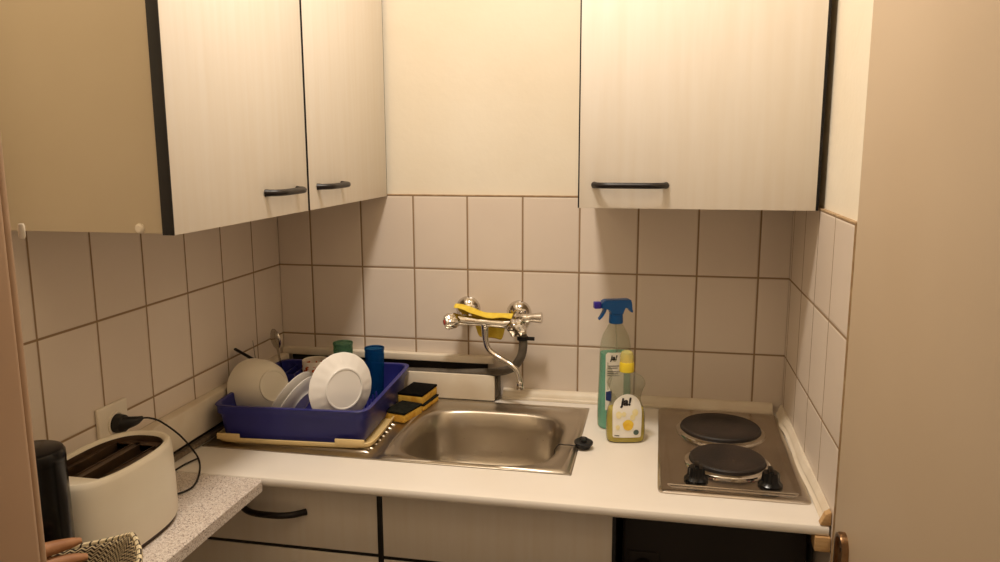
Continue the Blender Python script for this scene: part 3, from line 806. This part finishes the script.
for cx_, cz_, r_ in ((-.020, .070, .007), (.018, .076, .007), (-.022, .040, .005), (.012, .064, .006), (-.008, .072, .005)):
    obj('pale_print', B2.wrap(poly_bm(disc(cx_, cz_, r_, r_*1.25, 14, .1), 1), .0017), M['paleprint'], lb, local=True)
obj('round_seal', B2.wrap(poly_bm(disc(.021, .028, .0065, .0065), 2), .0019), mottle(mat('grey_green_seal', (90, 110, 100), .5), (60, 80, 74), 200), lb, local=True)
obj('print_line', B2.wrap(poly_bm([(-.029, .019), (-.018, .019), (-.018, .021), (-.029, .021)], 1), .0017), M['ink'], lb, local=True)
cp = obj('cap', lathe([(0, .168), (.0165, .168), (.0172, .171), (.0168, .188), (.0155, .192), (0, .192)], n=36, fn=lambda a, j, r, z: 1+.012*math.cos(24*a)), M['capy'], t, local=True)
obj('over_cap', lathe([(.0158, .190), (.0155, .206), (.013, .214), (.008, .2175), (0, .2185)], n=36), M['capc'], cp, local=True)
obj('spout', lathe([(0, .19), (.007, .19), (.006, .205), (0, .206)], n=20), M['capy'], cp, local=True)

# ------------------------------------------------------------------ dish rack
RC = Vector((.2300, -.266, W+.0088)); RR = math.radians(3.5)
t = thing('dish_rack', 'navy blue plastic dish drying rack on a cream drip tray', 'dish rack', RC, RR)
RH = .086
def rring(b, hx, hy, z, e=14, n=96, bow=0):
    out = []
    for k in range(n):
        x, y = se(2*PI*k/n, hx, hy, e); out.append(b.verts.new((x, y, z)))
    return out
b = bm_()
R = [rring(b, .166, .186, .004), rring(b, .171, .191, .006), rring(b, .174, .192, .014), rring(b, .180, .198, RH-.022), rring(b, .1850, .2035, RH-.020), rring(b, .1860, .2045, RH-.004), rring(b, .1885, .2075, RH),
     rring(b, .1875, .2065, RH+.001), rring(b, .1795, .198, RH+.001), rring(b, .1775, .196, RH-.001), rring(b, .176, .195, RH-.018), rring(b, .171, .189, .014), rring(b, .166, .186, .010)]
for a_, b_ in zip(R, R[1:]):
    for k in range(96): b.faces.new((a_[k], a_[(k+1) % 96], b_[(k+1) % 96], b_[k]))
b.faces.new(R[0][::-1]); b.faces.new(R[-1])
obj('basket', b, M['navy'], t, local=True)
# plate supports: rows of pegs on the basket floor
for px_ in (-.06, .03, .12):
    b = bm_()
    for i in range(9):
        y = -.15+.03*i; add_tube(b, [(px_, y, .0095), (px_, y, .036), (px_, y, .041)], [.004, .003, .0015], n=8)
    add_box(b, (px_-.004, -.16, .0095), (px_+.004, .10, .016), .001)
    obj('peg_row', b, M['navy'], t, local=True)
# cutlery compartment at the back left
b = bm_()
add_box(b, (-.1745, .078, .009), (-.100, .082, RH-.004), .001); add_box(b, (-.104, .08, .009), (-.100, .191, RH-.004), .001); add_box(b, (-.143, .08, .009), (-.139, .191, RH-.012), .001)
obj('cutlery_compartment', b, M['navy'], t, local=True)
# cream tray
b = bm_()
def tr(hx, hy, z): return rring(b, hx, hy, z, 12)
R = [tr(.172, .183, -.0025), tr(.186, .193, -.0022), tr(.1895, .1975, .003), tr(.190, .198, .009), tr(.1885, .1965, .0105), tr(.186, .194, .0095), tr(.184, .192, .002), tr(.172, .183, .0005)]
for a_, b_ in zip(R, R[1:]):
    for k in range(96): b.faces.new((a_[k], a_[(k+1) % 96], b_[(k+1) % 96], b_[k]))
b.faces.new(R[0][::-1]); b.faces.new(R[-1])
for v in b.verts: v.co.x += .006*max(0, v.co.x/.19); v.co.y -= .008
tr_ = obj('drip_tray', b, M['cream'], t, local=True)
for s1 in (-1, 1):
    obj('corner_lug', box((s1*.150-(.040 if s1 > 0 else .026), -.2075, .006), (s1*.150+.030, -.2025, .021), .002), M['cream'], tr_, local=True)
def inrack(x, y, z): # rack-local to world
    return Matrix.Translation(RC) @ Matrix.Rotation(RR, 4, 'Z') @ Vector((x, y, z))

# dishes ------------------------------------------------------------
def plate_prof(R_, h, foot, th=.004):
    outer = [(0, .0015), (foot-.004, .0015), (foot-.003, 0), (foot, 0), (foot+.003, .003), (foot+.012, .0055), (R_*.82, h*.62), (R_-.003, h-.002), (R_, h)]
    inner = [(R_-.001, h+.0018), (R_-.004, h+.0012), (R_*.80, h*.62+th), (foot+.008, .0075), (foot-.004, .006), (0, .0055)]
    return outer+inner
def place(root_name, label, cat, loc, axis, group=None):
    o = thing(root_name, label, cat, loc, 0, group)
    o.rotation_mode = 'XYZ'; o.rotation_euler = Vector(axis).normalized().to_track_quat('Z', 'Y').to_euler()
    return o
def sng(name, bm, m, loc, axis, label, cat, group=None, spin=0):
    o = obj(name, bm, m); o.location = loc
    q = Vector(axis).normalized().to_track_quat('Z', 'Y') @ Quaternion((0, 0, 1), spin)
    o.rotation_euler = q.to_euler(); return tag(o, label, cat, group)
# large plate facing right-front with its back to us; local +z goes from foot to rim (away from viewer)
az = math.radians(54)
nv = Vector((math.sin(az), -math.cos(az), .06)).normalized()      # outward normal of the underside
pc = Vector((.351, -.392, W+.125))
def flute(a, j, r, z): return 1
b = lathe(plate_prof(.085, .017, .049), n=120)
for v in b.verts:
    r = math.hypot(v.co.x, v.co.y)
    if r > .056:
        a = math.atan2(v.co.y, v.co.x); v.co.z += .0006*math.sin(18*a+(r-.056)*60)*min(1, (r-.056)/.01)*min(1, max(0, (.0835-r)/.004))
        if r > .08: 
            s_ = 1+.003*math.cos(18*a); v.co.x *= s_; v.co.y *= s_
sng('dinner_plate', b, M['china'], pc, -nv, 'white plate with swirled rim standing upright at the front right of the rack', 'plate')
# two saucers leaning to the right
for i, (c_, ax_) in enumerate(((Vector((.210, -.362, W+.078)), (-.86, .12, .50)), (Vector((.228, -.366, W+.069)), (-.86, .12, .50)))):
    sng('saucer', lathe(plate_prof(.074, .016, .036), n=72), M['china'], c_, ax_, ('white saucer leaning beside the tipped cream bowl, the left of the leaning pair', 'white saucer leaning nearest the upright plate, the right of the leaning pair')[i], 'saucer')
# bowl on its side, foot towards right front
bowlprof = [(0, .001), (.036, .001), (.037, 0), (.0405, 0), (.0415, .004), (.052, .012), (.064, .028), (.073, .050), (.078, .078), (.0795, .082), (.079, .084), (.076, .083), (.071, .052), (.061, .031), (.047, .016), (.030, .0075), (0, .007)]
fa = Vector((.84, -.45, .26)).normalized()
sng('serving_bowl', lathe([(r_*.95, z_*1.08) for r_, z_ in bowlprof], n=80), M['creamch'], Vector((.150, -.352, W+.1095)), -fa, 'large cream bowl tipped on its side in the left of the rack', 'bowl')
# glasses
def glass(name, r, h, m, loc, label):
    def fl(a, j, rr, z): return 1+.035*math.cos(16*a)*(1 if .012 < z < h-.014 else 0)
    pr2 = [(0, 0), (r*.72, 0), (r*.76, .003)]+[(r*(.76+.20*s_**.8), .006+(h-.016)*s_) for s_ in [k/14 for k in range(15)]]+[(r, h-.004), (r*1.0, h-.001), (r*.97, h), (r*.94, h-.002)]+[(r*(.70+.2*s_), .012+(h-.022)*s_) for s_ in [k/10 for k in range(10, -1, -1)]]+[(0, .010)]
    o = thing(name, label, 'glass', loc)
    obj('cup', lathe(pr2, n=96, fn=fl), m, o, local=True)
    obj('rim', lathe([(r*.93, h-.001), (r*.95, h+.0012), (r*1.0, h+.0012), (r*1.02, h-.001), (r*1.0, h-.004), (r*.94, h-.004), (r*.93, h-.001)], n=64), m, o, local=True)
    return o
glass('drinking_glass', .0265, .139, M['blueglass'], (.326, -.125, W+.0165), 'blue ribbed drinking glass standing in the right of the rack')
glass('drinking_glass', .0265, .149, M['greenglass'], (.237, -.125, W+.0165), 'green tinted glass behind the upright white plate')
# mug
o = thing('mug', 'white mug with orange pattern beside the cutlery holder', 'mug', (.158, -.130, W+.0165), .3)
obj('cup', lathe([(0, 0), (.028, 0), (.031, .003), (.034, .012), (.0355, .05), (.036, .098), (.035, .0995), (.0335, .098), (.033, .05), (.031, .012), (.02, .007), (0, .006)], n=48), M['mug'], o, local=True)
obj('handle', tube([(.033, 0, .072), (.048, 0, .074), (.058, 0, .06), (.058, 0, .038), (.048, 0, .024), (.032, 0, .022)], .0045, smooth=5, n=10), M['mug'], o, local=True)

# cutlery
def spoon(loc, axis, spin, label, L_=.182):
    b = bm_(); n = 22; rows = []
    for i in range(n+1):
        s_ = i/n; x = s_*L_
        if x < .125: w = .0035+.003*max(0, 1-x/.03)+0.0*s_; dz = .0
        else:
            u = (x-.125)/(L_-.125); w = .0032+.0175*math.sin(PI*min(1, u*.93+.05))**.8 if u < .985 else .004; dz = .007*math.sin(PI*u)
        rows.append((x, w, dz))
    R = []
    for x, w, dz in rows:
        R.append([b.verts.new((w*k/3, -dz*(1-(k/3)**2), x)) for k in range(-3, 4)])
    for a_, b_ in zip(R, R[1:]):
        for k in range(6): b.faces.new((a_[k], a_[k+1], b_[k+1], b_[k]))
    o = sng('spoon', b, M['cutlery'], loc, axis, label, 'spoon', spin=spin)
    m_ = o.modifiers.new('s', 'SOLIDIFY'); m_.thickness = .0014
    return o
spoon((.055, -.105, W+.012), (-.13, -.06, 1), .75, 'steel spoon standing bowl-up in the cutlery holder')
b = tube([(0, 0, 0), (0, 0, .07), (0, 0, .13), (0, 0, .195)], [.0045, .005, .0065, .006], n=12, sx=1, sy=.6)
q = sng('knife', b, M['rubber'], (.064, -.140, W+.067), (-.245, -.78, .575), 'dark-handled knife slanting left out of the rack behind the bowl', 'knife')
b = bm_()
add_tube(b, [(0, 0, 0), (0, 0, .08), (0, 0, .180)], [.003, .0025, .002], n=8, sx=1.6, sy=.5)
sng('fork', b, M['cutlery'], (.064, -.258, W+.018), (-.07, -.05, 1), 'thin steel fork handle upright behind the cream bowl', 'fork')

# ------------------------------------------------------------------ sponges
def spongebox(name, label, c, ang, lx, ly, lz, top_m, pad=.006):
    o = thing(name, label, 'sponge', c, ang)
    obj('foam', box((-lx/2, -ly/2, 0), (lx/2, ly/2, lz-pad), .003, 3), M['sponge'], o, local=True)
    obj('scourer', box((-lx/2-.0005, -ly/2-.0005, lz-pad), (lx/2+.0005, ly/2+.0005, lz), .0015, 2), top_m, o, local=True)
    return o
zs_ = W+.0038
spongebox('sponge', 'small yellow sponge with dark green scourer next to the drainer ribs', (.436, -.222, zs_), math.radians(-14), .060, .086, .027, M['scour'])
spongebox('sponge', 'flat sponge mostly hidden underneath the black-topped sponge', (.452, -.121, zs_), math.radians(-8), .062, .096, .018, M['scour'], .005)
spongebox('sponge', 'thick sponge with black scourer on top, lying on another sponge', (.444, -.122, zs_+.0183), math.radians(-7), .070, .100, .027, M['scourb'])

# ------------------------------------------------------------------ toaster
TX, TY = .126, -.920
t = thing('toaster', 'oval cream two-slot toaster on the speckled counter', 'toaster', (TX, TY, W-.002))
H = .156
e = 2.6
secs = [(0, 0, .010, .077, .131, e), (0, 0, .016, .080, .134, e), (0, 0, .08, .0795, .133, e), (0, 0, .128, .078, .132, e), (0, 0, H-.010, .0768, .131, e), (0, 0, H-.004, .0755, .1295, e), (0, 0, H, .0725, .1265, e), (0, 0, H, .068, .121, e), (0, 0, H-.003, .0650, .117, e), (0, 0, H-.006, .0640, .1155, e)]
obj('housing', loft(secs, n=96, cap0=True, cap1=False), M['toaster'], t, local=True)
obj('inner_wall', loft([(0, 0, H-.0055, .0636, .115, e), (0, 0, H-.045, .060, .110, e)], n=96, cap0=False, cap1=False), M['toastin'], t, local=True)
obj('foot_strip', loft([(0, 0, 0, .073, .127, e), (0, 0, .0105, .075, .130, e)], n=96), mottle(mat('dark_toaster_base', (70, 52, 40), .6), (40, 30, 24), 150), t, local=True)
# slatted top plate inside the rim
b = bm_()
def addslab(x0_, x1_, y0_, y1_, z0_, z1_): add_box(b, (x0_, y0_, z0_), (x1_, y1_, z1_))
zt = H-.014
addslab(-.059, -.048, -.078, .078, zt-.01, zt); addslab(-.014, .0, -.098, .098, zt-.01, zt); addslab(.034, .058, -.07, .07, zt-.01, zt)
addslab(-.050, .036, .086, .106, zt-.01, zt); addslab(-.050, .036, -.106, -.086, zt-.01, zt)
obj('slot_plate', b, M['toastin'], t, local=True)
for sx0, sx1 in ((-.048, -.014), (.0, .034)):
    w = bm_()
    for a_, b_ in (((sx0, -.088), (sx0+.0018, .088)), ((sx1-.0018, -.088), (sx1, .088)), ((sx0, -.088), (sx1, -.086)), ((sx0, .086), (sx1, .088))):
        add_box(w, (a_[0], a_[1], zt-.03), (b_[0], b_[1], zt+.002), .0004)
    obj('slot', w, M['toastin'], t, local=True)
obj('inner_floor', loft([(0, 0, .03, .055, .105, e), (0, 0, .034, .055, .105, e)], n=48), M['darkm'], t, local=True)
obj('near_ledge', prism([(-.038, -.112), (.038, -.112), (.054, -.094), (.058, -.080), (-.058, -.080), (-.054, -.094)], 2, H-.013, H-.005), M['toaster'], t, local=True)
cord = [(.050, -.718, T-.4075), (.050, -.693, T-.4165), (.050, -.658, T-.437), (.055, -.607, T-.484), (.060, -.570, T-.532), (.078, -.576, T-.5535), (.117, -.637, W+.0012), (.143, -.702, W+.0008), (.131, -.741, W+.0008), (.105, -.758, W+.0008), (.07, -.74, W+.0008), (.055, -.69, W+.0008), (.058, -.645, W+.0012), (.063, -.605, W+.003), (.078, -.578, W+.007)]
cd = obj('power_cord', tube(cord, .0020, smooth=8, n=10), M['rubber'], t)
b = bm_()
add_lathe(b, [(0, 0), (.0185, 0), (.019, .004), (.018, .018), (.013, .024), (0, .025)], n=32, mtx=axis_mtx((.0085, -.742, T-.413), (1, .0, 0)))
add_tube(b, [(.022, -.745, T-.412), (.036, -.741, T-.410), (.046, -.730, T-.409), (.050, -.716, T-.4075)], [.015, .0125, .009, .0038], smooth=4, n=14)
obj('plug', b, M['rubber'], cd)

# socket
t = thing('power_socket', 'white wall socket on the left tiles holding the black toaster plug', 'socket', (0, -.747, T-.413))
b = bm_(); n = 28
o_ = box((.0005, -.790, T-.455), (.009, -.704, T-.371), .003, 3)
obj('cover_plate', o_, M['white'], t)
obj('insert', lathe([(.021, 0), (.0245, 0), (.0245, .003), (.021, .0035), (.0205, .0005)], n=36, mtx=axis_mtx((.0088, -.742, T-.413), (1, 0, 0))), M['white'], t)

# black canister
t = thing('black_canister', 'tall black canister standing between door frame and toaster', 'canister', (.149, -1.109, W-.0015))
obj('body', lathe([(0, 0), (.044, 0), (.047, .004), (.0475, .10), (.047, .223), (0, .223)], n=56), M['blackpl'], t, local=True)
obj('lid', lathe([(0, .2235), (.0472, .2235), (.0474, .228), (.0468, .236), (.044, .241), (.038, .2435), (.0, .244)], n=56), M['blackpl'], t, local=True)

# woven basket
BC = Vector((.189, -1.223, W-.0015))
BA = math.atan2(.79, .61)
t = thing('woven_basket', 'boat-shaped cream and black woven bread basket at the near end of the counter', 'basket', BC, BA)
NB = 96; NR = 14; hB = .090
def lens(a, f):
    # pointed oval, long axis along local x
    c, s_ = math.cos(a), math.sin(a)
    if s_ >= 0: return (.172*f*math.copysign(abs(c)**.9, c), .066*f**.8*abs(s_)**1.45)
    return (.172*f*math.copysign(abs(c)**.38, c), -.115*f**1.2*abs(s_)**.9)
def bask():
    b = bm_(); uv = b.loops.layers.uv.new('UVMap'); R = []
    for j in range(NR+1):
        s_ = j/NR; f = .42+.58*s_**.75; z = hB*s_; ring = []
        for k in range(NB):
            a = 2*PI*k/NB; x, y = lens(a, f); lift = .016*s_**2*abs(math.cos(a))**6
            ring.append(b.verts.new((x, y, z+lift)))
        R.append(ring)
    for j in range(NR):
        for k in range(NB):
            f = b.faces.new((R[j][k], R[j][(k+1) % NB], R[j+1][(k+1) % NB], R[j+1][k]))
            uvs = ((k/NB, j/NR), ((k+1)/NB, j/NR), ((k+1)/NB, (j+1)/NR), (k/NB, (j+1)/NR))
            for l, q_ in zip(f.loops, uvs): l[uv].uv = q_
    b.faces.new(R[0][::-1])
    return b, [v.co.copy() for v in R[-1]]
b, top = bask()
o = obj('weave_wall', b, M['weave'], t, local=True); m_ = o.modifiers.new('s', 'SOLIDIFY'); m_.thickness = .004
b = bm_(); uv = b.loops.layers.uv.new('UVMap'); R = []
for k in range(NB):
    p = top[k]; d_ = Vector((p.x, p.y, 0)).normalized(); ring = []
    for q_ in range(8):
        a = 2*PI*q_/8; ring.append(b.verts.new(p+d_*(.0045*math.cos(a))+Vector((0, 0, .007*math.sin(a)))))
    R.append(ring)
for k in range(NB):
    for q_ in range(8):
        f = b.faces.new((R[k][q_], R[k][(q_+1) % 8], R[(k+1) % NB][(q_+1) % 8], R[(k+1) % NB][q_]))
        for l, w_ in zip(f.loops, ((k/NB, q_/8), (k/NB, (q_+1)/8), ((k+1)/NB, (q_+1)/8), ((k+1)/NB, q_/8))): l[uv].uv = w_
obj('braided_rim', b, M['rim'], t, local=True)

# bread rolls heaped in the basket
BX_ = Vector((math.cos(BA), math.sin(BA), 0)); BY_ = Vector((-math.sin(BA), math.cos(BA), 0))
def roll(al, pe, z, l, r, label, yaw_=0, group=None):
    ax_ = (BX_+BY_*yaw_).normalized(); n = 12
    pts = [ax_*(l*(i/n-.5)) for i in range(n+1)]
    for i, p in enumerate(pts): p.z += .004*math.sin(PI*i/n)
    rs = [max(.003, r*math.sin(PI*(i+.35)/(n+.7))**.38) for i in range(n+1)]
    b = tube(pts, rs, n=18); o = obj('bread_roll', b, M['bread']); o.location = BC+BX_*al+BY_*pe+Vector((0, 0, z))
    return tag(o, label, 'bread', group)
roll(.0, -.004, .028, .13, .022, 'thick bread roll at the bottom of the woven basket')
roll(.026, .002, .066, .150, .0135, 'brown bread roll lying in the woven basket level with its rim', .04)
roll(.040, .012, .092, .140, .0120, 'slim brown bread roll in the heap, just above the basket rim', -.05)
roll(.036, .012, .1150, .140, .0112, 'topmost brown bread roll on the heap in the basket', .10)

# ------------------------------------------------------------------ light, camera
def lamp(name, kind, loc, energy, col, **k):
    l = bpy.data.lights.new(name, kind); l.energy = energy; l.color = col
    for a, v in k.items(): setattr(l, a, v)
    o = bpy.data.objects.new(name, l); o.location = loc; C.objects.link(o); return o
lamp('ceiling_lamp', 'AREA', (.725, -.86, T+1.30), 13, (1, .895, .775), shape='DISK', size=.24)

w = bpy.data.worlds.new('hall_ambience'); bpy.context.scene.world = w; w.use_nodes = True
w.node_tree.nodes['Background'].inputs[0].default_value = (1, .75, .52, 1)
w.node_tree.nodes['Background'].inputs[1].default_value = .19

cam = bpy.data.cameras.new('camera'); co = bpy.data.objects.new('camera', cam); C.objects.link(co)
cam.sensor_width = 36; cam.lens = 789.19/1000*36; cam.clip_start = .02
yaw, pitch, roll_ = -.2000, -.1702, -.0031
cy, sy, cpp, spp = math.cos(yaw), math.sin(yaw), math.cos(pitch), math.sin(pitch)
f = Vector((sy*cpp, cy*cpp, spp)); r = Vector((cy, -sy, 0)); u = r.cross(f)
r2 = math.cos(roll_)*r+math.sin(roll_)*u; u2 = -math.sin(roll_)*r+math.cos(roll_)*u
co.matrix_world = Matrix(((r2.x, u2.x, -f.x, 1.0646), (r2.y, u2.y, -f.y, -2.0706), (r2.z, u2.z, -f.z, T+.1338), (0, 0, 0, 1)))
bpy.context.scene.camera = co
vs = bpy.context.scene.view_settings
vs.view_transform = 'Standard'; vs.look = 'None'; vs.gamma = 1; vs.use_curve_mapping = False; vs.exposure = .70
